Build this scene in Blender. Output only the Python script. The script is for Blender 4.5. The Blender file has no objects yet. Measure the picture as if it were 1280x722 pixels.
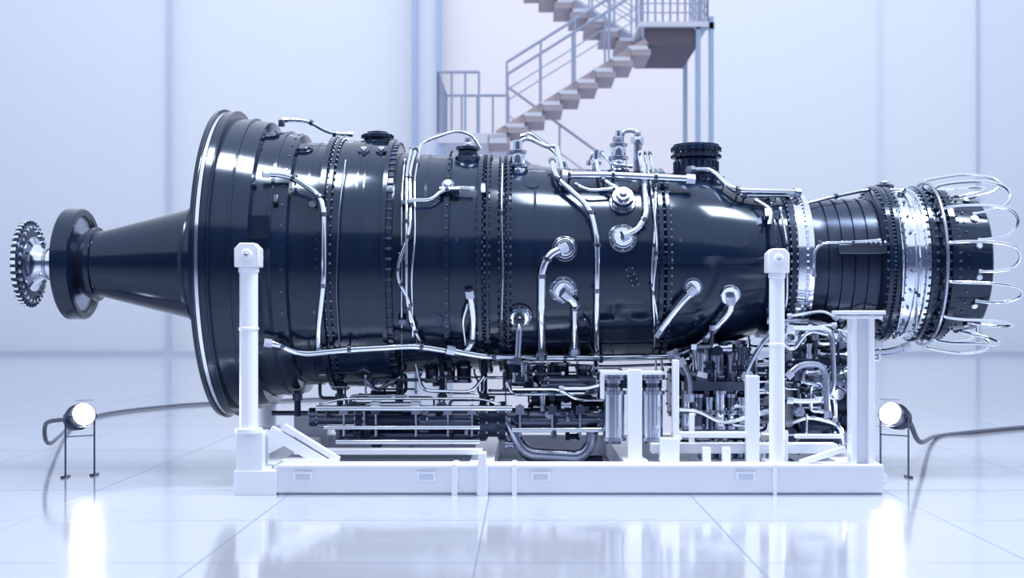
import bpy, math, random
from mathutils import Vector, Matrix
random.seed(7)
F=1660.0; D=8.3; ZC=0.977; CX=655.0; CY=395.0; S0=D/F
ZA=ZC+(CY-330)*S0
def P(px,py,y=0.0):
    d=D+y
    return Vector(((px-CX)*d/F, y, ZC+(CY-py)*d/F))
def GX(px): return (px-CX)*S0

# ---------------------------------------------------------------- materials
def mat(name,col,rough=.4,metal=0.0,spec=.5,noise=0.0,nscale=6,bump=0.0,emit=None,estr=0,coat=0,tint=None):
    m=bpy.data.materials.new(name); m.use_nodes=True
    nt=m.node_tree; b=nt.nodes['Principled BSDF']
    b.inputs['Base Color'].default_value=(*col,1); b.inputs['Roughness'].default_value=rough
    b.inputs['Metallic'].default_value=metal; b.inputs['Specular IOR Level'].default_value=spec
    b.inputs['Coat Weight'].default_value=coat; b.inputs['Coat Roughness'].default_value=.05
    if tint: b.inputs['Specular Tint'].default_value=(*tint,1)
    tc=nt.nodes.new('ShaderNodeTexCoord')
    n=nt.nodes.new('ShaderNodeTexNoise'); n.inputs['Scale'].default_value=nscale; n.inputs['Detail'].default_value=4
    nt.links.new(tc.outputs['Object'],n.inputs['Vector'])
    mr=nt.nodes.new('ShaderNodeMapRange')
    mr.inputs['To Min'].default_value=max(0.02,rough-noise); mr.inputs['To Max'].default_value=min(1,rough+noise)
    nt.links.new(n.outputs['Fac'],mr.inputs['Value']); nt.links.new(mr.outputs['Result'],b.inputs['Roughness'])
    if bump>0:
        bp=nt.nodes.new('ShaderNodeBump'); bp.inputs['Strength'].default_value=bump; bp.inputs['Distance'].default_value=.01
        nt.links.new(n.outputs['Fac'],bp.inputs['Height']); nt.links.new(bp.outputs['Normal'],b.inputs['Normal'])
    if emit:
        b.inputs['Emission Color'].default_value=(*emit,1); b.inputs['Emission Strength'].default_value=estr
    return m
M_BLACK=mat('black_gloss_paint',(.005,.012,.034),.14,spec=.6,noise=.05,nscale=4,bump=.03,tint=(.70,.83,1))
M_DARK=mat('dark_satin_metal',(.024,.035,.068),.24,metal=.5,noise=.08,nscale=14,tint=(.8,.88,1))
M_RING=mat('gunmetal',(.11,.13,.19),.22,metal=.9,noise=.08,nscale=10)
M_SIL=mat('polished_steel',(.72,.77,.87),.12,metal=1,noise=.06,nscale=20)
M_SAT=mat('brushed_steel',(.40,.44,.55),.24,metal=1,noise=.1,nscale=18)
M_WHITE=mat('white_stand_paint',(.86,.89,.98),.30,noise=.05,nscale=8)
M_RUB=mat('grey_rubber',(.10,.115,.17),.5)
M_WALL=mat('wall_plaster',(.83,.86,.93),.7,noise=.08,nscale=.6)
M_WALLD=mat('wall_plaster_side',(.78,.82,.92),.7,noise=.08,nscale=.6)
M_WALL2=mat('wall_panel_glow_tint',(.90,.85,.89),.7,noise=.08,nscale=.6)  # subtle pink glow by the stairs, put into the base colour
M_COL=mat('column_bluegrey',(.40,.50,.70),.5,noise=.05)
M_TRIM=mat('trim_grey',(.56,.62,.78),.5)
M_STAIR=mat('stair_paint',(.38,.42,.58),.5,noise=.1)
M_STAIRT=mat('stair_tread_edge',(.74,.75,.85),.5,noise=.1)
M_STAIRW=mat('stair_shading_warm',(.48,.41,.45),.6,noise=.1)  # brownish shading of the white steps, put into the colour
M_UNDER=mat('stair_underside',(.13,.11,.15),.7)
M_LENS=mat('lamp_lens',(1,1,1),.2,emit=(.90,.95,1),estr=14)
M_GLASSY=mat('lamp_housing_grey',(.5,.51,.58),.25,metal=.8)
M_REFLDARK=mat('reflection_wall_grey',(.12,.15,.24),.8)  # dark tone for the added wall that engine and pipes reflect

# floor
M_FLOOR=bpy.data.materials.new('glossy_floor_tiles'); M_FLOOR.use_nodes=True
nt=M_FLOOR.node_tree; b=nt.nodes['Principled BSDF']
tc=nt.nodes.new('ShaderNodeTexCoord'); sp=nt.nodes.new('ShaderNodeSeparateXYZ'); nt.links.new(tc.outputs['Object'],sp.inputs[0])
def mth(op,a,bv=None):
    n=nt.nodes.new('ShaderNodeMath'); n.operation=op
    if isinstance(a,(int,float)): n.inputs[0].default_value=a
    else: nt.links.new(a,n.inputs[0])
    if bv is not None:
        if isinstance(bv,(int,float)): n.inputs[1].default_value=bv
        else: nt.links.new(bv,n.inputs[1])
    return n.outputs[0]
def seam(o,off,per=1.1,w=.010):
    a=mth('SUBTRACT',o,off); a=mth('DIVIDE',a,per); a=mth('FRACT',mth('ADD',a,100.5)); a=mth('ABSOLUTE',mth('SUBTRACT',a,.5))
    return mth('LESS_THAN',a,w*.5/per)
sm=mth('MAXIMUM',seam(sp.outputs[0],.91,w=.010),seam(sp.outputs[1],-1.94,w=.016))
mx=nt.nodes.new('ShaderNodeMix'); mx.data_type='RGBA'
mx.inputs['A'].default_value=(.49,.52,.62,1); mx.inputs['B'].default_value=(.20,.23,.34,1)
nt.links.new(sm,mx.inputs['Factor']); nt.links.new(mx.outputs['Result'],b.inputs['Base Color'])
n=nt.nodes.new('ShaderNodeTexNoise'); n.inputs['Scale'].default_value=1.2; nt.links.new(tc.outputs['Object'],n.inputs['Vector'])
mr=nt.nodes.new('ShaderNodeMapRange'); mr.inputs['To Min'].default_value=.07; mr.inputs['To Max'].default_value=.15
nt.links.new(n.outputs['Fac'],mr.inputs['Value'])
ad=nt.nodes.new('ShaderNodeMath'); ad.operation='MAXIMUM'; nt.links.new(mr.outputs['Result'],ad.inputs[0]); nt.links.new(mth('MULTIPLY',sm,.6),ad.inputs[1])
nt.links.new(ad.outputs[0],b.inputs['Roughness'])
b.inputs['Specular IOR Level'].default_value=.9; b.inputs['Coat Weight'].default_value=.6; b.inputs['Coat Roughness'].default_value=.1

# ---------------------------------------------------------------- mesh builder
def basis(d):
    d=d.normalized(); up=Vector((0,0,1)) if abs(d.z)<.9 else Vector((1,0,0))
    u=d.cross(up).normalized(); v=d.cross(u).normalized(); return u,v
class B:
    def __init__(s,name,parent=None):
        s.n=name; s.p=parent; s.v=[]; s.f=[]; s.m=[]; s.ms=[]
    def mi(s,m):
        if m not in s.ms: s.ms.append(m)
        return s.ms.index(m)
    def add(s,vs,fs,m):
        o=len(s.v); i=s.mi(m); s.v+= [tuple(v) for v in vs]
        for f in fs: s.f.append([k+o for k in f]); s.m.append(i)
    def rev(s,prof,org,axis,m,seg=24,closed=False):
        axis=axis.normalized(); u,v=basis(axis); vs=[];fs=[]
        for h,r in prof:
            for k in range(seg):
                a=2*math.pi*k/seg
                vs.append(org+axis*h+(u*math.cos(a)+v*math.sin(a))*r)
        n=len(prof)
        for i in range(n-1 if not closed else n):
            j=(i+1)%n
            for k in range(seg):
                k2=(k+1)%seg
                fs.append([i*seg+k,i*seg+k2,j*seg+k2,j*seg+k])
        if not closed:
            if prof[0][1]>1e-5: fs.append(list(range(seg))[::-1])
            if prof[-1][1]>1e-5: fs.append([(n-1)*seg+k for k in range(seg)])
        s.add(vs,fs,m)
    def cyl(s,a,b_,r,m,r2=None,seg=16):
        a=Vector(a);b_=Vector(b_); L=(b_-a).length
        s.rev([(0,r),(L,r if r2 is None else r2)],a,b_-a,m,seg)
    def box(s,c,sz,m,R=None):
        c=Vector(c); vs=[]
        for x in(-.5,.5):
            for y in(-.5,.5):
                for z in(-.5,.5):
                    w=Vector((x*sz[0],y*sz[1],z*sz[2]))
                    if R: w=R@w
                    vs.append(c+w)
        s.add(vs,[[0,1,3,2],[4,6,7,5],[0,4,5,1],[2,3,7,6],[0,2,6,4],[1,5,7,3]],m)
    def bb(s,x0,x1,y0,y1,z0,z1,m): s.box(((x0+x1)/2,(y0+y1)/2,(z0+z1)/2),(abs(x1-x0),abs(y1-y0),abs(z1-z0)),m)
    def beam(s,a,b_,w,h,m):
        a=Vector(a);b_=Vector(b_);d=(b_-a); L=d.length; d.normalize()
        y=Vector((0,1,0)) if abs(d.y)<.9 else Vector((1,0,0))
        z=d.cross(y).normalized(); y=z.cross(d).normalized()
        R=Matrix((d,y,z)).transposed()
        s.box((a+b_)/2,(L,w,h),m,R)
    def tube(s,pts,r,m,fil=.05,seg=10,nuts=None):
        pts=[Vector(p) for p in pts]; out=[pts[0]]
        for i in range(1,len(pts)-1):
            p=pts[i]; a=pts[i-1]-p; c=pts[i+1]-p; la,lc=a.length,c.length
            if la<1e-5 or lc<1e-5: continue
            f=min(fil,la*.48,lc*.48); A=p+a/la*f; C=p+c/lc*f
            for t in (0,.25,.5,.75,1): out.append(A*(1-t)**2+p*2*t*(1-t)+C*t*t)
        out.append(pts[-1])
        q=[out[0]]
        for p in out[1:]:
            if (p-q[-1]).length>1e-4: q.append(p)
        if len(q)<2: return
        vs=[];fs=[]; u=None
        for i,p in enumerate(q):
            d=((q[min(i+1,len(q)-1)]-q[max(i-1,0)])).normalized()
            if u is None: u,_=basis(d)
            u=(u-d*u.dot(d)).normalized(); v=d.cross(u)
            for k in range(seg):
                a=2*math.pi*k/seg; vs.append(p+(u*math.cos(a)+v*math.sin(a))*r)
        for i in range(len(q)-1):
            for k in range(seg):
                k2=(k+1)%seg; fs.append([i*seg+k,i*seg+k2,(i+1)*seg+k2,(i+1)*seg+k])
        fs.append(list(range(seg))[::-1]); fs.append([(len(q)-1)*seg+k for k in range(seg)])
        s.add(vs,fs,m)
        if nuts:
            for e,g in((q[0],q[1]),(q[-1],q[-2])):
                d=(g-e).normalized(); s.cyl(e-d*r*.5,e+d*r*1.8,r*1.4,nuts,seg=6)
    def make(s,bevel=0):
        me=bpy.data.meshes.new(s.n); me.from_pydata(s.v,[],s.f); me.update()
        for m in s.ms: me.materials.append(m)
        me.polygons.foreach_set('material_index',s.m)
        me.polygons.foreach_set('use_smooth',[True]*len(s.f))
        import bmesh
        bm=bmesh.new(); bm.from_mesh(me); bmesh.ops.recalc_face_normals(bm,faces=bm.faces); bm.to_mesh(me); bm.free()
        me.set_sharp_from_angle(angle=math.radians(32))
        o=bpy.data.objects.new(s.n,me); bpy.context.scene.collection.objects.link(o)
        if s.p: o.parent=s.p
        if bevel:
            bv=o.modifiers.new('bevel','BEVEL'); bv.width=bevel; bv.segments=2; bv.limit_method='ANGLE'; bv.angle_limit=math.radians(50)
        return o
def empty(name,loc=(0,0,0)):
    e=bpy.data.objects.new(name,None); bpy.context.scene.collection.objects.link(e); return e

# ---------------------------------------------------------------- room
fl=B('floor'); fl.bb(-15,15,-14,25.5,-.1,0,M_FLOOR); fl.make()
w=B('wall_back'); w.bb(-15,15,25.5,25.8,0,13,M_WALL); w.make()
w=B('wall_left'); w.bb(-15.3,-15,-14,25.8,0,13,M_WALL); w.make()
w=B('wall_right'); w.bb(15,15.3,-14,25.8,0,13,M_WALL); w.make()
w=B('dark_reflection_wall'); w.bb(-15.3,15.3,-14.3,-14,0,8,M_REFLDARK); w.make()  # unseen dark wall, added so engine and pipes reflect something darker
def wx(px,y): return (px-CX)*(D+y)/F
w=B('trim_1'); 
w.bb(-15,wx(212,25.2),25.2,25.5,0,13,M_WALLD); w.bb(wx(208,25.1),wx(213,25.1),25.1,25.2,0,13,M_TRIM)
w.make()
w=B('trim_2'); w.bb(wx(1222,25.4),wx(1225,25.4),25.4,25.5,0,13,M_TRIM); w.bb(wx(1225,25.4),15,25.45,25.5,0,13,M_WALLD); w.bb(wx(1098,25.4),wx(1101,25.4),25.4,25.5,0,13,M_WALLD); w.make()
w=B('baseboard_back'); w.bb(-14.9,14.9,25.02,25.1,0,.10,M_TRIM); w.make()
w=B('wall_panel_stairwell'); w.bb(wx(552,25.3),wx(868,25.3),25.3,25.5,0,13,M_WALL2); w.make()
cy=24.6
c=B('column_blue'); 
for px,wd in((518,7),(549,7)):
    x0,x1=wx(px-wd/2,cy),wx(px+wd/2,cy); c.bb(x0,x1,cy,cy+.25,0,13,M_COL)
c.bb(wx(514,cy),wx(553,cy),cy+.25,cy+.5,0,13,M_WALL)
c.make()

# ---------------------------------------------------------------- staircase
st=empty('staircase'); ys=15.7; sc=(D+ys)/F
def Q(px,py,y=ys): 
    return Vector(((px-CX)*sc,y,ZC+(CY-py)*sc))
sb=B('flight_lower',st); W=1.2
N=8
for i in range(-1,N):
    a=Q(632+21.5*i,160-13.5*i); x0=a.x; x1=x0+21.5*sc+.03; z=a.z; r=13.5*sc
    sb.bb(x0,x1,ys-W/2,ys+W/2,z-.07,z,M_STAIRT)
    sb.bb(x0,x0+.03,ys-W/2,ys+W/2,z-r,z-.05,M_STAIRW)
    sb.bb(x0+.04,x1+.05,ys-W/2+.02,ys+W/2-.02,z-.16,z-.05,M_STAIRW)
for yy in(ys-W/2+.12,ys+W/2-.12):
    sb.beam(Q(622,172,yy),Q(805,58,yy),.05,.12,M_STAIRW)
sb.make()
sb=B('flight_upper',st); yb=ys+1.35
for i in range(0,12):
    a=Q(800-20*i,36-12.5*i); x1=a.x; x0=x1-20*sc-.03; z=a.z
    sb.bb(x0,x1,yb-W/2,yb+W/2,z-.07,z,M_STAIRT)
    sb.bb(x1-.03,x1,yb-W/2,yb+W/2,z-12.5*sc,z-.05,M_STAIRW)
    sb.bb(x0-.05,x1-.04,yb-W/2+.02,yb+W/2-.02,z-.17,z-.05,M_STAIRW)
for yy in(yb-W/2+.12,yb+W/2-.12):
    sb.beam(Q(806,46,yy),Q(560,-108,yy),.05,.18,M_STAIR)
sb.make()
lb=B('landings',st)
a=Q(795,36);b2=Q(880,42)
lb.bb(a.x,b2.x,ys-W/2,yb+W/2,b2.z,a.z,M_STAIRT)
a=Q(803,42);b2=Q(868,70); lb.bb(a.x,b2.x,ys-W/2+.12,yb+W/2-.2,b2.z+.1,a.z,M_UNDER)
a=Q(549,172);b2=Q(634,184); lb.bb(a.x,b2.x,ys-W/2,yb+W/2,b2.z,a.z,M_STAIRT)
lb.make()
rb=B('railing',st)
def rail(p0,p1,n,h=1.08,r=.02,mids=(.35,.7)):
    up=Vector((0,0,h)); rb.cyl(p0+up,p1+up,r*1.3,M_STAIR,seg=8)
    for m_ in mids: rb.cyl(p0+up*m_,p1+up*m_,r*.6,M_STAIR,seg=6)
    for i in range(n+1):
        p=p0.lerp(p1,i/n); rb.cyl(p,p+up,r,M_STAIR,seg=8)
for yy in(ys-W/2+.03,ys+W/2-.03): rail(Q(634,160,yy),Q(800,56,yy),4,mids=(.55,))
for yy in(yb-W/2+.03,yb+W/2-.03): rail(Q(800,36,yy),Q(600,-89,yy),7,mids=(.3,.5,.7))
rail(Q(797,36,ys-W/2+.03),Q(879,36,ys-W/2+.03),9,mids=(.15,.3,.45,.6,.75))
rail(Q(879,36,ys-W/2+.03),Q(879,36,yb+W/2-.03),6,mids=(.15,.3,.45,.6,.75))
rail(Q(550,172,ys-W/2+.03),Q(600,172,ys-W/2+.03),3,mids=())
rail(Q(550,172,ys-W/2+.03),Q(550,172,yb+W/2-.03),8)
rail(Q(550,172,yb+W/2-.03),Q(634,172,yb+W/2-.03),4,mids=())
rb.make()
cb=B('columns',st)
for px,yy in((868,ys-W/2+.1),(884,ys-W/2+.1),(872,yb+W/2-.1),(556,ys-W/2+.1),(556,yb+W/2-.1)):
    p=Q(px,36 if px>600 else 182,yy); cb.bb(p.x-.04,p.x+.04,yy-.05,yy+.05,0,p.z-.05 if px!=884 else p.z+.1,M_COL)
p=Q(876,36); cb.bb(Q(862,0).x,Q(888,0).x,ys-W/2+.05,ys-W/2+.15,p.z-.12,p.z,M_COL)
zl=Q(0,184).z
cb.make()
lf=B('flight_ground',st); n=20; x0=Q(634,0).x
for i in range(n):
    z=Q(0,172).z*(1-(i+1)/(n+1)); x=x0+i*.29
    lf.bb(x,x+.31,yb-W/2,yb+W/2,z-.05,z,M_STAIRT)
for yy in(yb-W/2+.12,yb+W/2-.12): lf.beam((x0,yy,zl),(x0+n*.29,yy,.06),.05,.16,M_STAIR)
yy=yb-W/2+.03; x1=x0+n*.29; h=1.05
lf.cyl((x0,yy,Q(0,172).z+h),(x1,yy,h),.024,M_STAIR,seg=8); lf.cyl((x0,yy,Q(0,172).z+h*.5),(x1,yy,h*.5),.012,M_STAIR,seg=8)
for i in range(7):
    t=i/6; X_=x0+(x1-x0)*t; Z_=Q(0,172).z*(1-t); lf.cyl((X_,yy,Z_),(X_,yy,Z_+h),.018,M_STAIR,seg=8)
lf.make()

# ---------------------------------------------------------------- engine
en=empty('gas_turbine_engine')
prof_px=[(283,80),(283,190),(288,191),(289,184),(293,184),(294,188),(301,187),(303,180),(325,178),(345,175),(347,165),(366,163),(385,160),(387,151),(404,150),(420,148),
(420,158),(426,158),(427,152),(429,152),(430,158),(434,158),(434,153),(460,153),(492,150),(492,155),(497,155),(498,150),(503,150),(504,138),(530,136),(562,134),(562,139),(568,139),(569,134),(600,131),(601,137),(606,137),(607,130),(610,130),(611,137),(614,137),(615,129),
(626,128),(627,135),(631,135),(632,129),(634,129),(635,134),(638,134),(639,124),(668,122),(700,119),(760,117),(812,115),(813,119),(818,119),(819,115),(822,119),(826,119),(827,114),(860,111),(890,104),(920,95),(945,87),(946,92),(953,92),(954,85),(972,83)]
def R_of(X):
    px=X/S0+CX
    pr=[(283,185)]+[p for p in prof_px[7:] ]+ [(1005,79),(1085,88),(1100,92),(1214,86)]
    if px<=pr[0][0]: return 190*S0 if px>280 else 60*S0
    for (a,ra),(b_,rb_) in zip(pr,pr[1:]):
        if a<=px<=b_:
            t=0 if b_==a else (px-a)/(b_-a); return (ra+(rb_-ra)*t)*S0
    return 86*S0
def Sf(px,py,off=0.0):
    y=-.5
    for _ in range(25):
        d=D+y; X=(px-CX)*d/F; Z=ZC+(CY-py)*d/F; R=R_of(X)+off; dz=Z-ZA
        ny=-math.sqrt(max(0,R*R-dz*dz)); y=y*.5+ny*.5
    d=D+y; return Vector(((px-CX)*d/F,y,ZC+(CY-py)*d/F))
AX=Vector((1,0,0)); ORG=Vector((CX*-S0,0,ZA))
def L(bd,pr,m,seg=128,closed=False): bd.rev([(x*S0,r*S0) for x,r in pr],ORG,AX,m,seg,closed)
def bolts(bd,xpx,rpx,n,size,m,length=None,ph=0):
    length=length or size*1.2
    for k in range(n):
        a=2*math.pi*(k+ph)/n
        c=Vector((GX(xpx),math.cos(a)*rpx*S0,ZA+math.sin(a)*rpx*S0))
        bd.cyl(c-AX*length,c+AX*length,size,m,seg=6)
def studs(bd,xpx,rpx,n,size,m,h=.008):
    for k in range(n):
        a=2*math.pi*(k+.5)/n; d=Vector((0,math.cos(a),math.sin(a)))
        c=Vector((GX(xpx),0,ZA))+d*rpx*S0; bd.cyl(c,c+d*h,size,m,seg=8)

e=B('main_casing',en); L(e,prof_px,M_BLACK); e.make()
e=B('inlet_rim_ring',en); L(e,[(289,188),(293,188),(293,183),(289,183)],M_SIL,closed=True)
L(e,[(300,181),(302,189),(304,189),(304,180)],M_BLACK,closed=True); e.make()
e=B('intake_cone',en)
L(e,[(118,46),(124,46),(125,42),(130,41),(284,80)],M_BLACK)
L(e,[(240,70),(244,71.5),(246,71)],M_DARK); e.make()
e=B('coupling_wheel',en)
L(e,[(85,62),(85,67),(87,69),(106,69),(108,67),(108,61),(106,59),(102,58),(88,58)],M_BLACK,closed=True)
L(e,[(103,57.8),(89,57.8)],M_SAT)
L(e,[(92,30),(92,39),(96,40),(100,34),(112,42),(119,44),(119,20),(90,18),(88,26)],M_DARK,closed=True)
L(e,[(108,32),(113,39),(117,43),(120,43)],M_SAT)
for k in range(6):
    a=2*math.pi*(k+.5)/6; d=Vector((0,math.cos(a),math.sin(a))); c=Vector((GX(92),0,ZA))
    e.beam(c+d*36*S0,c+d*59*S0,.06,.02,M_DARK)
bolts(e,122,44,28,.008,M_RING)
e.make()
e=B('drive_flange',en)
L(e,[(34,22),(34,50),(36,52),(39,52),(41,50),(41,38),(42,33)],M_DARK)
L(e,[(41,34),(43,34),(46,25),(54,19),(66,17),(92,17)],M_SIL)
L(e,[(58,20),(62,20),(62,18)],M_SAT)
bolts(e,39,46,28,.012,M_SIL,.022); bolts(e,37,52.5,40,.013,M_SIL,.012); bolts(e,37,52.5,40,.009,M_BLACK,.02,.5)
e.make()
e=B('flange_bolts',en)
bolts(e,423,155,90,.008,M_DARK,.02); bolts(e,432,155,90,.007,M_RING,.02,.5)
bolts(e,500,150,80,.009,M_DARK,.02); 
bolts(e,604,134,84,.010,M_DARK,.02);bolts(e,612,134,84,.010,M_DARK,.02,.5)
bolts(e,629,132,84,.010,M_DARK,.02);bolts(e,637,131,84,.010,M_DARK,.02,.5)
bolts(e,816,116.5,80,.008,M_DARK,.02);bolts(e,824,116.5,80,.007,M_RING,.02)
bolts(e,950,89,70,.007,M_RING,.02)
studs(e,380,160,40,.007,M_RING);studs(e,566,139,60,.006,M_RING);
for k in range(60):
    px=824+k*2.3
    for py in(322,328): 
        p=Sf(px,py); nrm=Vector((0,p.y,p.z-ZA)).normalized(); e.cyl(p-nrm*.003,p+nrm*.010,.0055,M_DARK,seg=6)
e.make()
e=B('casing_bands',en)
for px,r,wd in((325,180,1.5),(367,164.5,2),(405,150.5,1.5),(462,154,1.5),(470,153,1),(540,136.5,1.5),(668,122.8,1.5),(760,117.8,1.5)):
    L(e,[(px-wd,r-3),(px-wd,r),(px+wd,r),(px+wd,r-3)],M_BLACK,closed=True)
for a in range(20):
    q1=Sf(820+a*7,325,.001);q2=Sf(827+a*7,325,.001); e.beam(q1,q2,.02,.05,M_BLACK)
e.make()

e=B('turbine_casing',en)
L(e,[(972,70),(973,88),(979,88),(980,83),(1003,80)],M_DARK)
L(e,[(981,83),(981,86),(990,87),(992,84),(994,87),(1000,87),(1001,82)],M_SIL)
L(e,[(1001,80)]+[(x,r) for i in range(5) for x,r in ((1004+i*15.4,79+i*.7),(1017+i*15.4,79+i*.7),(1017.3+i*15.4,77+i*.7),(1019+i*15.4,77+i*.7))]+[(1082,85),(1086,92)],M_DARK)
L(e,[(1086,80),(1086,97),(1091,98),(1092,93),(1094,93),(1095,98),(1100,98),(1100,80)],M_BLACK)
L(e,[(1100,92),(1102,94),(1106,94),(1107,90)],M_RING)
L(e,[(1107,90),(1118,90),(1119,93),(1122,93),(1123,90),(1130,90),(1131,94),(1136,94),(1137,88)],M_SIL)
L(e,[(1136,80),(1137,97),(1141,97),(1142,91),(1160,90),(1161,96),(1168,96),(1169,84),(1190,83),(1212,82),(1214,80),(1214,76),(1190,70),(1175,60),(1175,.0)],M_BLACK)
L(e,[(1176,.01),(1176,30),(1200,22),(1206,.01)],M_RING)
bolts(e,976,85,60,.008,M_SIL,.02);bolts(e,991,85,70,.006,M_SIL,.03)
bolts(e,1089,95,60,.009,M_DARK,.03);bolts(e,1098,95,60,.009,M_DARK,.03,.5);bolts(e,1104,92,60,.006,M_RING,.02)
bolts(e,1134,92,60,.006,M_RING,.02);bolts(e,1139,94,60,.009,M_DARK,.03); bolts(e,1165,93,60,.009,M_DARK,.035)
studs(e,1114,90,24,.010,M_SAT,.02)
studs(e,1150,90,28,.02,M_DARK,.02)
studs(e,1196,83,14,.024,M_RING,.008);studs(e,1196,83,14,.017,M_SIL,.014)
studs(e,1183,83,36,.007,M_RING,.01)
e.make()
e=B('fuel_manifold_loops',en)
def cylp(px,r,a): 
    a=math.radians(a); return Vector((GX(px),-math.cos(a)*r*S0,ZA+math.sin(a)*r*S0))
for k in range(14):
    a=k*360/14+8
    j=(k*37%7)-3
    e.tube([cylp(1152,92,a+4),cylp(1154,104,a+4),cylp(1172,108,a+4),cylp(1205,110+j,a+4),cylp(1234+j,108,a+1),cylp(1243+j,101,a-6),cylp(1232,92,a-14),cylp(1208,87,a-16),cylp(1196,84,a-16)],.0095,M_SIL,fil=.08,nuts=M_SAT)
for r,px,w_ in((101,1153,.010),):
    e.tube([cylp(px,r,t*7.5) for t in range(49)],w_,M_SAT)
e.make()

def boss(bd,px,py,stack,m=M_SAT,base=None,nb=8,off=0):
    p=Sf(px,py,0); n=Vector((0,p.y,p.z-ZA)).normalized(); h=-.01+off
    for (dh,r,mm) in stack:
        bd.rev([(0,r*S0),(dh*S0*.8,r*S0),(dh*S0,r*S0*.93)],p+n*h,n,mm,24); h+=dh*S0
        if r>12:
            u,v=basis(n)
            for k in range(nb):
                a=2*math.pi*k/nb; c=p+n*(h)+(u*math.cos(a)+v*math.sin(a))*(r-2.6)*S0
                bd.cyl(c-n*.004,c+n*.006,.007,M_SAT,seg=6)
    return p+n*h,n
e=B('port_bosses',en)
T={}
T['a']=boss(e,706,311,[(4,15,M_RING),(3,12,M_SAT),(3,9,M_SIL)])
T['b']=boss(e,704,362,[(4,17,M_RING),(3,13,M_SAT),(3,10,M_SIL)])
T['c']=boss(e,649,394,[(4,16,M_RING),(3,13,M_SAT),(3,11,M_SIL),(8,7,M_RING)])
T['d']=boss(e,778,254,[(5,16,M_SAT),(5,11,M_SIL),(6,13,M_SAT),(5,9,M_SIL),(4,5,M_SAT)])
T['e']=boss(e,778,298,[(4,17,M_RING),(4,13,M_SAT),(4,11,M_SIL)])
T['f']=boss(e,866,359,[(3,12,M_RING),(3,9,M_SIL)])
T['g']=boss(e,912,368,[(4,13,M_SAT),(4,11,M_SIL)])
boss(e,584,437,[(4,15,M_DARK),(4,10,M_RING)]); boss(e,592,412,[(8,5,M_SIL)])
boss(e,335,168,[(4,14,M_DARK)]); boss(e,312,222,[(1.5,7,M_DARK)]); boss(e,391,255,[(3,5,M_RING)])
boss(e,378,187,[(4,13,M_DARK),(3,9,M_RING)])
boss(e,455,190,[(5,7,M_RING),(3,4,M_SIL)]);boss(e,477,190,[(5,7,M_RING),(3,4,M_SIL)])
boss(e,560,232,[(5,8,M_RING),(3,5,M_SIL)]);boss(e,455,465,[(6,10,M_RING)])
boss(e,665,230,[(3,9,M_DARK)]);boss(e,930,300,[(2,7,M_DARK)]);boss(e,545,400,[(2,9,M_DARK)])
for px,py in((326,178),(352,178),(322,283),(392,390),(570,300),(850,300)):
    boss(e,px,py,[(2,2.2,M_RING)])
def oriented(px,py,off):
    p=Sf(px,py,off); n=Vector((0,p.y,p.z-ZA)).normalized(); z=AX.cross(n).normalized(); return p,n,z
p,n,z=oriented(790,345,0)
if z.z>0: z=-z
t=AX*.4+z*.9
for q_,rr in ((-.03,.032),(.035,.028)):
    c=p+t.normalized()*q_; e.rev([(0,rr),(.015,rr),(.016,rr*.6),(.006,rr*.5)],c,n,M_DARK,24)
    for k in range(4):
        a=k*math.pi/2+.5; cc=c+(AX*math.cos(a)+z*math.sin(a))*rr*.8; e.cyl(cc,cc+n*.022,.004,M_SAT,seg=6)
p=Sf(322,284); n=Vector((0,p.y,p.z-ZA)).normalized(); e.box(p,(.13,.05,.13),M_DARK)
for dx in(-.05,.05):
    for dz in(-.05,.05): e.cyl(p+Vector((dx,-.02,dz)),p+Vector((dx,-.032,dz)),.006,M_RING,seg=6)
e.make()
e=B('casing_brackets',en)
for px,py,w_,h_,m in((604,238,6,16,M_SAT),(562,238,26,5,M_SAT),(1078,312,62,12,M_RING),(1060,312,20,8,M_SAT),(345,250,6,10,M_RING),(960,268,10,14,M_SAT),(503,320,10,8,M_RING),(503,400,10,8,M_RING),(508,255,14,6,M_RING)):
    p=Sf(px,py,.02); n=Vector((0,p.y,p.z-ZA)).normalized()
    z=AX.cross(n).normalized(); R=Matrix((AX,n,z)).transposed()
    e.box(p,(w_*S0*.92,.05,h_*S0*.92),m,R)
for k in range(10):
    p=Sf(1052+k*6,304,.035); e.cyl(p,p+Vector((0,-.02,.01)),.009,M_SIL,seg=8)
e.make(bevel=.004)

e=B('top_fittings',en)
def vst(px,base,stack,y=-.05,seg=24,bn=0):
    z=ZC+(CY-base)*(D+y)/F; x=(px-CX)*(D+y)/F
    for h,r,m in stack:
        e.rev([(0,r*S0),(h*S0*.85,r*S0),(h*S0,r*S0*.94)],Vector((x,y,z)),Vector((0,0,1)),m,seg); z+=h*S0
        if bn and r>18:
            for k in range(bn):
                a=2*math.pi*k/bn; e.cyl((x+math.cos(a)*(r+.0)*S0,y+math.sin(a)*r*S0,z-h*S0),(x+math.cos(a)*r*S0,y+math.sin(a)*r*S0,z-.3*h*S0),.008,M_DARK,seg=6)
vst(870,238,[(12,36,M_BLACK),(6,34,M_DARK),(6,28,M_DARK),(16,27,M_BLACK),(5,30,M_DARK),(3,26,M_RING),(7,30,M_BLACK),(2,27,M_DARK)],bn=24)
vst(472,185,[(8,20,M_DARK),(4,17,M_BLACK),(5,19,M_DARK),(3,13,M_RING)],bn=16)
vst(585,212,[(16,16,M_BLACK),(8,12,M_DARK),(4,15,M_RING),(5,6,M_SIL),(6,4,M_SAT)],y=-.2)
vst(647,228,[(6,13,M_RING),(12,10,M_SIL),(4,13,M_SAT),(13,9,M_SIL),(4,11,M_SAT),(12,6,M_SIL)],y=-.25)
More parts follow.
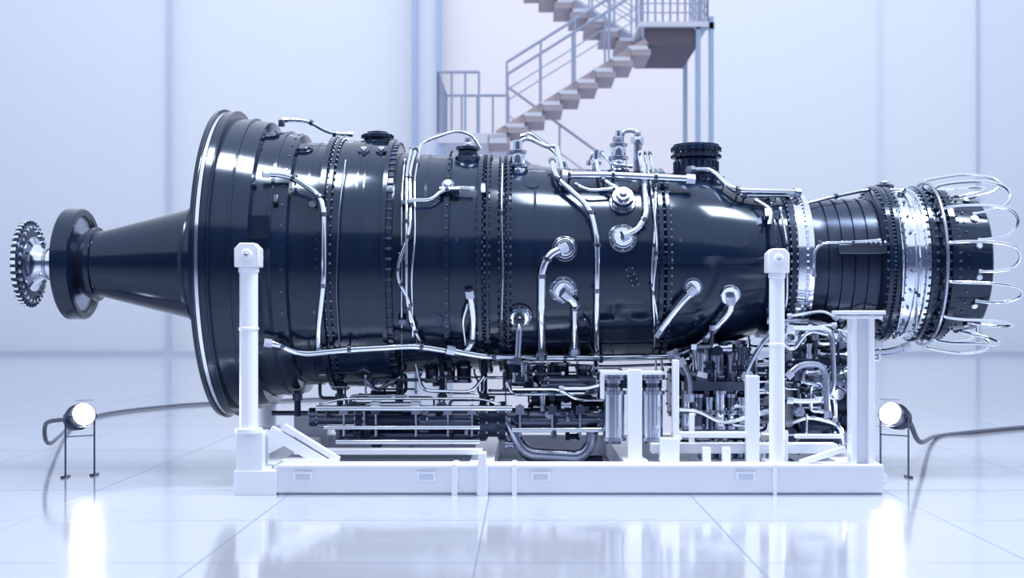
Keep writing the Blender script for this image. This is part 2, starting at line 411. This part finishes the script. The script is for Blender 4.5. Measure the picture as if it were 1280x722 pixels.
vst(745,222,[(6,7,M_SIL),(10,5,M_SAT),(6,7,M_SIL),(12,4,M_SIL)],y=-.15)
vst(773,220,[(8,13,M_RING),(12,10,M_SIL),(4,12,M_SAT),(12,9,M_SIL),(4,11,M_SAT),(8,7,M_SAT),(8,4,M_SIL)],y=-.2)
vst(797,214,[(34,5,M_SAT),(8,8,M_SIL),(6,4,M_SAT)],y=-.1)
vst(352,158,[(8,4,M_RING)],y=-.1); vst(366,178,[(6,12,M_DARK)])
vst(962,262,[(10,11,M_RING),(7,8,M_SIL),(6,5,M_SAT)],y=-.15); vst(990,250,[(12,8,M_SAT)])
vst(705,222,[(12,7,M_SAT),(8,5,M_SIL)],y=-.15)
vst(1105,236,[(5,12,M_RING),(4,7,M_SIL)])
e.make()

pp=B('external_pipes',en)
def pipe(pts,r,m=M_SIL,off=.035,fil=.09,nuts=M_SAT,clamps=0,start=None,end=None):
    full=[]
    for (a,b_) in zip(pts,pts[1:]):
        dist=math.hypot(b_[0]-a[0],b_[1]-a[1]); n=max(1,int(dist/45))
        for i in range(n): full.append((a[0]+(b_[0]-a[0])*i/n,a[1]+(b_[1]-a[1])*i/n))
    full.append(pts[-1])
    q=[Sf(x,y,off) for x,y in full]
    if start is not None: q=[start]+q
    if end is not None: q=q+[end]
    pp.tube(q,r*S0*.92,m,fil=fil,nuts=nuts,seg=14)
    for i in range(clamps):
        k=int((i+1)*(len(q)-1)/(clamps+1)); d=(q[min(k+1,len(q)-1)]-q[k]).normalized(); c=q[k]+d*.03
        pp.cyl(c-d*.010,c+d*.010,r*S0*1.35,M_RING,seg=12)
        n=Vector((0,c.y,c.z-ZA)).normalized(); pp.cyl(c,c-n*off,.006,M_RING,seg=6)
pipe([(330,217),(362,219),(398,242),(405,262),(405,350),(398,410),(398,438)],3.6,off=.06,clamps=4)
pipe([(332,428),(346,430),(376,443),(430,437),(520,432),(552,437),(578,442),(590,430),(593,400),(587,365)],4.2,off=.07,clamps=5)
pipe([(560,437),(610,446),(745,447),(850,445),(878,428),(914,388)],4.6,off=.06,clamps=5,end=T['g'][0]+T['g'][1]*.02)
pipe([(690,200),(694,220),(738,260),(747,300),(745,470)],3.6,off=.06,clamps=4)
pipe([(686,318),(677,338),(677,446)],5,M_SIL,off=.08,clamps=2,start=T['a'][0]+T['a'][1]*.03)
pipe([(719,378),(718,440)],5,M_SIL,off=.07,clamps=1,start=T['b'][0]+T['b'][1]*.04)
pipe([(850,380),(822,418)],4.5,M_SIL,off=.06,start=T['f'][0]+T['f'][1]*.04)
pipe([(705,219),(760,219),(866,224)],5,M_SIL,off=.07,clamps=3)
pipe([(862,212),(888,211),(916,238),(998,240)],4,M_SIL,off=.07,clamps=2)
pipe([(900,225),(925,244),(998,244)],3,M_SIL,off=.04,clamps=2)
pipe([(797,180),(805,215),(808,270),(796,288)],4,off=.06,clamps=2,end=T['e'][0]+T['e'][1]*.03)
pipe([(643,190),(655,170),(684,184),(696,182),(703,215)],3,off=.05)
pipe([(652,170),(662,166),(700,195),(704,225)],2.2,off=.03)
pipe([(775,175),(780,163),(796,163),(800,180)],3.4,off=.05)
pipe([(745,200),(750,222),(772,236)],3,off=.06,clamps=1)
pipe([(735,205),(742,188),(750,200)],2.5,off=.03)
pipe([(720,230),(735,238),(765,236)],2.2,off=.05)
pipe([(752,190),(764,205),(790,208)],2.0,off=.06)
pipe([(355,150),(384,150),(412,167),(440,168)],2.6,off=.02,clamps=2)
pipe([(522,200),(526,178),(570,163),(590,168),(600,185)],2,off=.02)
pipe([(512,250),(540,250),(552,238),(575,234),(592,236)],2.4,off=.05,clamps=1)
pipe([(520,185),(512,215),(513,290),(497,330),(497,350),(512,375),(512,400),(530,436)],2.4,off=.045,clamps=7)
pipe([(514,185),(508,215),(508,380),(520,410),(520,490)],1.8,off=.055,clamps=5)
pipe([(524,188),(518,225),(519,300),(514,340),(516,420)],1.4,off=.035,nuts=None)
pipe([(506,200),(502,250),(502,460)],1.6,M_SAT,off=.035,clamps=6)
pipe([(812,190),(820,232),(818,300),(814,350),(822,400),(828,462)],1.8,off=.035,clamps=7)
pipe([(806,190),(815,240),(822,310),(816,360),(820,462)],1.5,off=.05,clamps=5)
pipe([(628,205),(627,260),(629,340),(627,400),(632,470),(632,520)],1.0,M_SAT,off=.03,clamps=3)
pipe([(730,398),(740,410),(735,430),(746,445)],1.2,M_DARK,off=.03)
pipe([(1018,345),(1018,303),(1060,303),(1100,300)],1.8,M_SIL,off=.05,clamps=2)
pipe([(1005,255),(1040,246),(1090,236),(1130,238)],2.4,M_SIL,off=.02,clamps=2)
pipe([(962,280),(965,262),(945,250)],2.5,off=.04)
pipe([(1120,420),(1128,380),(1130,320),(1122,260)],1.4,off=.04,clamps=4)
pipe([(1144,420),(1152,330),(1142,250)],1.4,off=.04,clamps=4)
pipe([(585,380),(578,400),(582,430)],1.6,off=.05)
pipe([(432,200),(424,260),(420,360),(425,440)],1.0,M_RING,off=.05,nuts=None)
pipe([(640,455),(690,470),(700,478),(745,480)],2.2,off=.05)
pipe([(690,455),(760,458),(840,455)],2,M_SAT,off=.05)
pipe([(975,260),(984,300),(984,380),(975,400)],1.6,M_SIL,off=.05,clamps=4)
pipe([(1050,400),(1085,390),(1105,400)],2,M_SIL,off=.03)
pp.tube([T['c'][0],T['c'][0]+T['c'][1]*.06,T['c'][0]+T['c'][1]*.06+Vector((-.01,0,-.20))],.018,M_SAT,nuts=M_RING)
pp.make()

u=B('underslung_accessories',en)
def hc(px0,px1,py,r,m,y=-.35,caps=True,seg=32):
    a=P(px0,py,y);b_=P(px1,py,y); u.cyl(a,b_,r*S0,m,seg=seg)
    if caps:
        for t in(a,b_):
            u.cyl(t-AX*.02,t+AX*.02,r*S0*1.25,m,seg=seg)
            for k in range(10):
                an=2*math.pi*k/10; c=t+Vector((0,math.cos(an),math.sin(an)))*r*S0*1.1; u.cyl(c-AX*.028,c+AX*.028,.007,M_SAT,seg=6)
def vc(px,py0,py1,r,m,y=-.35,seg=24,cap=M_SAT):
    a=P(px,py0,y);b_=P(px,py1,y); u.cyl(a,b_,r*S0,m,seg=seg)
    if cap:
        for t,h in((a,1),(b_,-1)): u.cyl(t,t+Vector((0,0,-.02*h)),r*S0*1.18,cap,seg=seg)
hc(392,450,521,9,M_RING); hc(450,530,522,11,M_DARK); hc(530,604,523,13,M_RING); hc(604,628,526,19,M_DARK); hc(632,752,522,12,M_RING)
hc(430,600,542,7,M_RING,y=-.2); hc(470,520,507,5,M_SAT,y=-.5)
hc(395,640,510,3.5,M_SIL,y=-.52,caps=False); hc(420,600,552,3,M_SIL,y=-.55,caps=False); hc(340,600,516,3,M_RING,y=.1,caps=False)
hc(405,600,534,2.5,M_SIL,y=-.55,caps=False); hc(640,752,537,3,M_SIL,y=-.5,caps=False)
hc(668,750,496,24,M_DARK,y=-.1); hc(680,740,478,10,M_RING,y=-.3)
u.tube([P(628,522,-.4),P(640,536,-.4),P(655,566,-.4),P(725,570,-.4),P(738,558,-.4),P(741,535,-.4)],.036,M_SAT,fil=.15,seg=20)
u.tube([P(640,525,-.25),P(650,560,-.25),P(672,577,-.25),P(752,575,-.2)],.035,M_DARK,fil=.12,seg=16)
for px in (372,425,500,553,605,690): 
    y=-.25; top=P(px,455 if px>400 else 488,y); u.cyl(P(px,520,y),top,.02,M_DARK,seg=12); u.cyl(P(px,500,y),P(px,492,y),.03,M_RING,seg=12)
for px in (440,455,480,540,560,640,660,675,700,580,730):
    vc(px,452+random.random()*8,478,5+random.random()*7,random.choice([M_RING,M_RING,M_DARK,M_SAT]),y=-.15)
for px in (430,470,520,560,590,650,690,725):
    u.box(P(px,512,-.5),(.05,.06,.05),random.choice([M_SAT,M_RING])); u.cyl(P(px,505,-.5),P(px,545,-.5),.008,M_SAT,seg=8)
vc(642,450,478,10,M_DARK,y=-.3); vc(655,452,476,5,M_SIL,y=-.4)
u.tube([P(455,470,-.3),P(470,490,-.3),P(500,470,-.3)],.014,M_SAT)
u.tube([P(520,455,-.4),P(528,488,-.4),P(590,490,-.4),P(605,470,-.4)],.011,M_SIL)
u.tube([P(635,478,-.4),P(640,492,-.4),P(745,492,-.4)],.014,M_SIL,nuts=M_SAT)
u.tube([P(640,486,-.45),P(700,486,-.45),P(720,500,-.45),P(755,500,-.45)],.009,M_SIL)
u.tube([P(400,505,-.45),P(430,498,-.45),P(600,498,-.45),P(625,505,-.45)],.008,M_SIL,nuts=M_SAT)
u.make()

u=B('accessory_gearbox',en)
for px in(767,815):
    y=-.62; vc(px,488,550,12.5,M_SIL,y=y); vc(px,474,488,9,M_RING,y=y); vc(px,468,474,13,M_SAT,y=y); vc(px,550,554,7,M_SAT,y=y)
u.box(P(790,478,-.5),(.34,.12,.06),M_DARK)
hc(840,965,490,24,M_DARK,y=-.05); hc(850,960,462,12,M_BLACK,y=-.3); hc(860,955,508,14,M_RING,y=-.35)
hc(985,1052,500,42,M_DARK,y=-.05); hc(1000,1040,540,18,M_BLACK,y=-.3); hc(990,1050,455,20,M_DARK,y=-.2); hc(1010,1056,475,14,M_RING,y=-.42)
for px,top,r,m in((874,432,12,M_SIL),(896,432,9,M_SAT),(916,440,8,M_SAT),(934,446,7,M_SIL)):
    vc(px,top,476,r,m,y=-.35)
for i,px in enumerate((858,872,886,900,914,928,942)):
    vc(px,488+(i%3)*4,536,5+(i%2)*1.5,[M_SIL,M_RING,M_SAT][i%3],y=-.55); vc(px,512,517,8,M_SAT,y=-.55)
u.box(P(900,482,-.5),(.44,.12,.05),M_RING); u.box(P(900,541,-.5),(.46,.14,.05),M_RING)
u.box(P(905,565,-.5),(.30,.1,.07),M_RING)
for i in range(9): vc(865+i*12,550,572,3,M_SIL if i%2 else M_RING,y=-.58)
vc(905,425,470,26,M_DARK,y=0); vc(1020,415,460,22,M_DARK,y=0)
def hp(pts,y,r,m=M_SIL,fil=.06): u.tube([P(a,b_,y) for a,b_ in pts],r,m,fil=fil,nuts=M_SAT)
hp([(985,410),(1040,410),(1042,480),(1036,498),(1010,502),(985,500)],-.62,.016)
hp([(975,425),(990,440),(1010,412),(1045,420)],-.58,.014)
hp([(985,470),(1000,455),(1030,455),(1035,520)],-.66,.018,M_SAT)
hp([(930,470),(945,440),(960,420),(985,405)],-.5,.014)
hp([(850,450),(862,470),(862,500)],-.6,.02,M_SAT)
hp([(845,512),(870,512),(905,530),(955,515)],-.7,.012)
hp([(840,440),(850,465),(880,472)],-.45,.026,M_RING)
hp([(752,470),(752,480),(735,485),(700,485)],-.6,.012)
hp([(985,530),(1010,520),(1050,530),(1056,560)],-.5,.014)
hp([(960,400),(1010,402),(1036,405),(1060,430),(1100,430)],-.3,.018,M_SAT)
hp([(1050,440),(1110,440),(1135,432)],-.2,.02,M_SAT)
hp([(985,395),(1030,388),(1046,398)],-.4,.013)
hp([(1100,425),(1100,450),(1085,452)],-.2,.012)
rnd=random.Random(3)
for i in range(105):
    reg=rnd.random()
    if reg<.62: x=rnd.uniform(845,965);yy=rnd.uniform(430,555)
    else: x=rnd.uniform(982,1058);yy=rnd.uniform(405,560)
    dep=rnd.uniform(-.62,.1); pts=[(x,yy)]
    for j in range(rnd.randint(2,4)):
        if j%2==0: x+=rnd.choice((-1,1))*rnd.uniform(12,38)
        else: yy+=rnd.choice((-1,1))*rnd.uniform(10,35)
        lo,hi=(842,968) if reg<.62 else (980,1060)
        x=min(max(x,lo),hi); yy=min(max(yy,408),566); pts.append((x,yy))
    hp(pts,dep,rnd.choice((.006,.008,.010,.013)),rnd.choice((M_SIL,M_SIL,M_SAT,M_RING,M_DARK)),.03)
for i in range(120):
    x,yy=(rnd.uniform(848,962),rnd.uniform(435,560)) if rnd.random()<.6 else (rnd.uniform(984,1055),rnd.uniform(410,560))
    p=P(x,yy,rnd.uniform(-.5,0)); d=rnd.choice((Vector((0,-1,0)),AX,Vector((0,0,1)))); r=rnd.uniform(.015,.045); h=rnd.uniform(.03,.12)
    u.rev([(0,r),(h*.3,r),(h*.3,r*.7),(h*.8,r*.7),(h*.8,r*.9),(h,r*.9)],p,d,rnd.choice((M_SIL,M_SAT,M_RING,M_DARK,M_DARK)),16)
u.make()
u=B('belly_lines',en)
for i in range(34):
    x=rnd.uniform(400,780);yy=rnd.uniform(452,505); dep=rnd.uniform(-.5,.1); pts=[(x,yy)]
    for j in range(rnd.randint(2,4)):
        if j%2==0: x+=rnd.choice((-1,1))*rnd.uniform(15,70)
        else: yy+=rnd.choice((-1,1))*rnd.uniform(8,30)
        x=min(max(x,400),800); yy=min(max(yy,452),560); pts.append((x,yy))
    u.tube([P(a,b_,dep) for a,b_ in pts],rnd.choice((.006,.008,.011)),rnd.choice((M_SIL,M_SAT,M_RING,M_DARK)),fil=.03,nuts=M_SAT)
for i in range(60):
    x,yy=(rnd.uniform(405,640),rnd.uniform(500,556)) if rnd.random()<.5 else (rnd.uniform(635,752),rnd.uniform(458,556))
    p=P(x,yy,rnd.uniform(-.48,-.1)); d=rnd.choice((Vector((0,-1,0)),AX,Vector((0,0,1)))); r=rnd.uniform(.012,.034); h=rnd.uniform(.03,.10)
    u.rev([(0,r),(h*.3,r),(h*.3,r*.7),(h*.8,r*.7),(h*.8,r*.9),(h,r*.9)],p,d,rnd.choice((M_SIL,M_SAT,M_RING,M_DARK,M_DARK)),16)
u.make()

# ---------------------------------------------------------------- stand
sd=empty('engine_stand'); yf=-.95
s=B('base_frame',sd)
k=(D+yf-.08)/F
def fx(px): return (px-CX)*k
def fz(py): return ZC+(CY-py)*k
zt=fz(582)
s.bb(fx(345),fx(1105),yf-.08,yf+.08,.012,zt,M_WHITE)
s.bb(fx(347),fx(1103),yf-.07,yf-.0,0,.012,M_TRIM); s.bb(fx(347),fx(1103),yf-.095,yf+.09,zt-.008,zt+.006,M_WHITE)
s.bb(fx(345),fx(1105),-yf-.08,-yf+.08,0,zt,M_WHITE)
s.bb(fx(293),fx(346),yf-.10,yf+.12,0,fz(588),M_WHITE); s.bb(fx(295),fx(328),yf-.08,yf+.1,fz(588),fz(540),M_WHITE)
s.bb(fx(293),fx(346),-yf-.10,-yf+.12,0,fz(545),M_WHITE)
for px in(320,600,800,985,1080): s.bb(fx(px)-.07,fx(px)+.07,yf,-yf,.02,zt-.01,M_WHITE)
for a,b_ in((565,572),(596,600),(606,610),(640,646),(966,970)): s.bb(fx(a),fx(b_),yf-.11,yf+.1,0,zt+.012,M_WHITE)
s.bb(fx(598),fx(608),yf-.13,yf-.02,.0,fz(565),M_WHITE)
for a in(367,521,664,920):
    s.bb(fx(a),fx(a+24),yf-.092,yf-.08,fz(601),fz(589),M_WHITE); s.bb(fx(a+3),fx(a+21),yf-.094,yf-.09,fz(599),fz(591),M_TRIM)
s.beam((fx(333),yf+.03,fz(540)),(fx(405),yf+.03,zt),.06,.06,M_WHITE); s.beam((fx(350),yf+.03,fz(534)),(fx(420),yf+.03,fz(577)),.06,.03,M_WHITE)
s.bb(fx(352),fx(600),yf+.3,yf+.4,fz(577),fz(570),M_WHITE); s.bb(fx(820),fx(1060),yf+.15,yf+.28,fz(572),fz(560),M_WHITE)
s.bb(fx(350),fx(420),yf-.02,yf+.08,zt,zt+.03,M_WHITE)
s.rev([(-.012,.035),(.012,.035),(.012,.018),(-.012,.018)],Vector((fx(1107),yf,fz(600))),Vector((0,1,0)),M_WHITE,20,closed=True)
s.make(bevel=.006)
s=B('support_columns',sd)
def column(px,top,bot,hw,yy,rb):
    kk=(D+yy)/F; x=(px-CX)*kk; z1=ZC+(CY-bot)*kk; zt2=ZC+(CY-top)*kk
    zh=zt2-30*kk
    s.cyl((x,yy,z1),(x,yy,zh),rb*kk,M_WHITE,seg=32)
    s.cyl((x,yy,z1),(x,yy,z1+.03),rb*kk*1.5,M_WHITE,seg=32); s.cyl((x,yy,zh-.03),(x,yy,zh),rb*kk*1.12,M_WHITE,seg=32)
    s.cyl((x,yy,z1+(zh-z1)*.62),(x,yy,z1+(zh-z1)*.64),rb*kk*1.1,M_WHITE,seg=32)
    w_=hw*kk; h0=zh; h1=zt2; c_=w_*.45
    pr=[(-w_,h0),(w_,h0),(w_,h1-c_),(w_-c_,h1),(-w_+c_,h1),(-w_,h1-c_)]
    vs=[(x+a,yy-.06,b2) for a,b2 in pr]+[(x+a,yy+.06,b2) for a,b2 in pr]
    s.add(vs,[list(range(6)),list(range(11,5,-1))]+[[i,(i+1)%6,6+(i+1)%6,6+i] for i in range(6)],M_WHITE)
    s.cyl((x,yy-.072,zt2-w_*.95),(x,yy-.05,zt2-w_*.95),w_*.42,M_WHITE,seg=24); s.cyl((x,yy-.078,zt2-w_*.95),(x,yy-.05,zt2-w_*.95),w_*.18,M_SAT,seg=6)
    rr=R_of(x)
    sg=1 if yy<0 else -1
    s.cyl((x,yy,zt2-.07),(x,-sg*(rr-.03),zt2-.07),.045,M_WHITE if px<600 else M_SAT,seg=20)
column(311,304,541,15.5,-1.0,11.5); column(971,311,583,13.5,-.93,9.5)
column(335,318,536,14,1.0,10.5); column(908,322,560,12,.93,8.5)
s.make(bevel=.006)
s=B('accessory_supports',sd)
def FB(x0,x1,y0,y1,py0,py1,m=M_WHITE,ref=yf):
    kk=(D+ref)/F; s.bb((x0-CX)*kk,(x1-CX)*kk,y0,y1,ZC+(CY-py1)*kk,ZC+(CY-py0)*kk,m)
FB(1045,1102,yf-.09,yf+.11,388,393); FB(1062,1068,yf-.06,yf+.06,393,584); FB(1083,1090,yf-.06,yf+.06,393,584); FB(1066,1086,yf-.005,yf+.015,393,584)
FB(1050,1100,yf-.07,yf+.09,394,398)
s.beam(P(1056,560,yf),P(1000,578,yf),.05,.03,M_WHITE)
FB(786,803,yf+.02,yf+.12,462,582); FB(780,810,yf,yf+.14,575,584); FB(752,830,yf+.08,yf+.12,464,469); FB(752,757,yf+.1,yf+.16,464,500)
FB(843,850,yf+.04,yf+.14,450,582); FB(868,874,yf+.2,yf+.26,520,582)
FB(843,955,yf+.1,yf+.18,542,549); FB(936,952,yf+.06,yf+.14,470,582); FB(826,850,yf+.02,yf+.12,548,582)
FB(1000,1060,yf+.1,yf+.16,545,550); FB(984,990,yf+.1,yf+.2,540,582)
FB(880,890,yf+.04,yf+.1,560,582);FB(905,915,yf+.04,yf+.1,560,582)
s.beam(P(826,575,yf+.05),P(850,545,yf+.05),.04,.03,M_WHITE)
s.make(bevel=.004)

# ---------------------------------------------------------------- spot lamps & cables
def lamp(px,py,sgn):
    root=empty('floor_spotlight'); y=-.19
    c=P(px,py,y); dirv=Vector((sgn*.62,-.75,.26)).normalized()
    b=B('housing',root); q_=.88
    b.rev([(h*q_,r*q_) for h,r in [(-.15,.03),(-.14,.05),(-.10,.062),(-.02,.072),(.05,.080),(.07,.084),(.075,.084),(.075,.078),(.06,.076)]],c,dirv,M_GLASSY,32)
    for i in range(4): b.rev([(h*q_,r*q_) for h,r in [(-.12+i*.025,.06+i*.005),(-.12+i*.025,.078+i*.004),(-.112+i*.025,.078+i*.004),(-.112+i*.025,.06+i*.005)]],c,dirv,M_RING,32)
    side=dirv.cross(Vector((0,0,1))).normalized()
    for sg in(-1,1):
        q=c+side*sg*.09; b.cyl(q-side*sg*.03,q+side*sg*.01,.015,M_RING)
        b.cyl(q,Vector((q.x,q.y,.0)),.006,M_RING,seg=8); b.box((q.x,q.y,.006),(.03,.09,.012),M_RING)
    b.beam(Vector((c.x,c.y,c.z-.12))-side*.09,Vector((c.x,c.y,c.z-.12))+side*.09,.02,.006,M_RING)
    for sg in (1,-1):
        w_=(dirv.cross(side)).normalized(); o=c+dirv*.085+w_*sg*.082
        b.beam(o-side*.05,o+side*.05,.045,.004,M_GLASSY)
    b.make()
    l=B('lens',root); l.rev([(.050,.070),(.062,.052),(.068,.0001)],c,dirv,M_LENS,32); l.make()
    li=bpy.data.lights.new('bulb','SPOT'); li.energy=45; li.spot_size=1.6; li.shadow_soft_size=.06; li.color=(.9,.94,1)
    li.specular_factor=.35
    o=bpy.data.objects.new('bulb',li); bpy.context.scene.collection.objects.link(o); o.location=c+dirv*.12
    o.rotation_euler=dirv.to_track_quat('-Z','Y').to_euler(); o.parent=root
    return c-dirv*.125
a=lamp(100,520,1); b_=lamp(1118,519,-1)
cbl=B('power_cable')
def FLR(px,py,r=.016):
    d=F*(ZC-r)/(py-CY); return Vector(((px-CX)*d/F,d-D,r))
def smooth(pts,n=8):
    out=[]
    q=[pts[0]]+pts+[pts[-1]]
    for i in range(1,len(q)-2):
        for t in range(n):
            t/=n; p0,p1,p2,p3=q[i-1],q[i],q[i+1],q[i+2]
            out.append(.5*((2*p1)+(p2-p0)*t+(2*p0-5*p1+4*p2-p3)*t*t+(3*p1-p0-3*p2+p3)*t**3))
    out.append(pts[-1]); return out
cbl.tube(smooth([a,a+Vector((-.08,.05,0)),P(57,530,.2),P(62,554,.8),FLR(90,532),FLR(130,517),FLR(200,508),FLR(270,503),FLR(420,497)]),.014,M_RUB)
cbl.make()
cbl=B('power_cable')
cbl.tube(smooth([b_,b_+Vector((.06,.06,-.02)),P(1150,552,.5),FLR(1170,545),FLR(1220,539),FLR(1300,532),FLR(1420,526)]),.016,M_RUB)
cbl.make()

# ---------------------------------------------------------------- light, world, camera
def area(name,loc,tgt,sx,sy,e_,col=(.90,.95,1)):
    l=bpy.data.lights.new(name,'AREA'); l.shape='RECTANGLE'; l.size=sx; l.size_y=sy; l.energy=e_; l.color=col
    o=bpy.data.objects.new(name,l); bpy.context.scene.collection.objects.link(o); o.location=loc
    o.rotation_euler=(Vector(tgt)-Vector(loc)).to_track_quat('-Z','Y').to_euler()
for x in (-1.9,1.25,4.0): area('ceiling_light',(x,-1.3,6.4),(x*.8,-.3,0),1.5,1.2,260)
area('back_wall_fill',(0,17,12.5),(0,25.5,4),24,1.5,430)  # added fill light, brightens the back wall
w=bpy.data.worlds.new('World'); bpy.context.scene.world=w; w.use_nodes=True
bg=w.node_tree.nodes['Background']; bg.inputs[0].default_value=(.81,.89,1,1); bg.inputs[1].default_value=1.22
cam=bpy.data.cameras.new('Camera'); co=bpy.data.objects.new('Camera',cam); bpy.context.scene.collection.objects.link(co)
co.location=(0,-D,ZC); co.rotation_euler=(math.radians(90),0,0)
cam.sensor_width=36; cam.lens=F*36/1280; cam.shift_x=-(CX-640)/1280; cam.shift_y=(CY-361)/1280
cam.dof.use_dof=True; cam.dof.focus_distance=D-.5; cam.dof.aperture_fstop=2.2
bpy.context.scene.camera=co
bpy.context.scene.view_settings.view_transform='Standard'
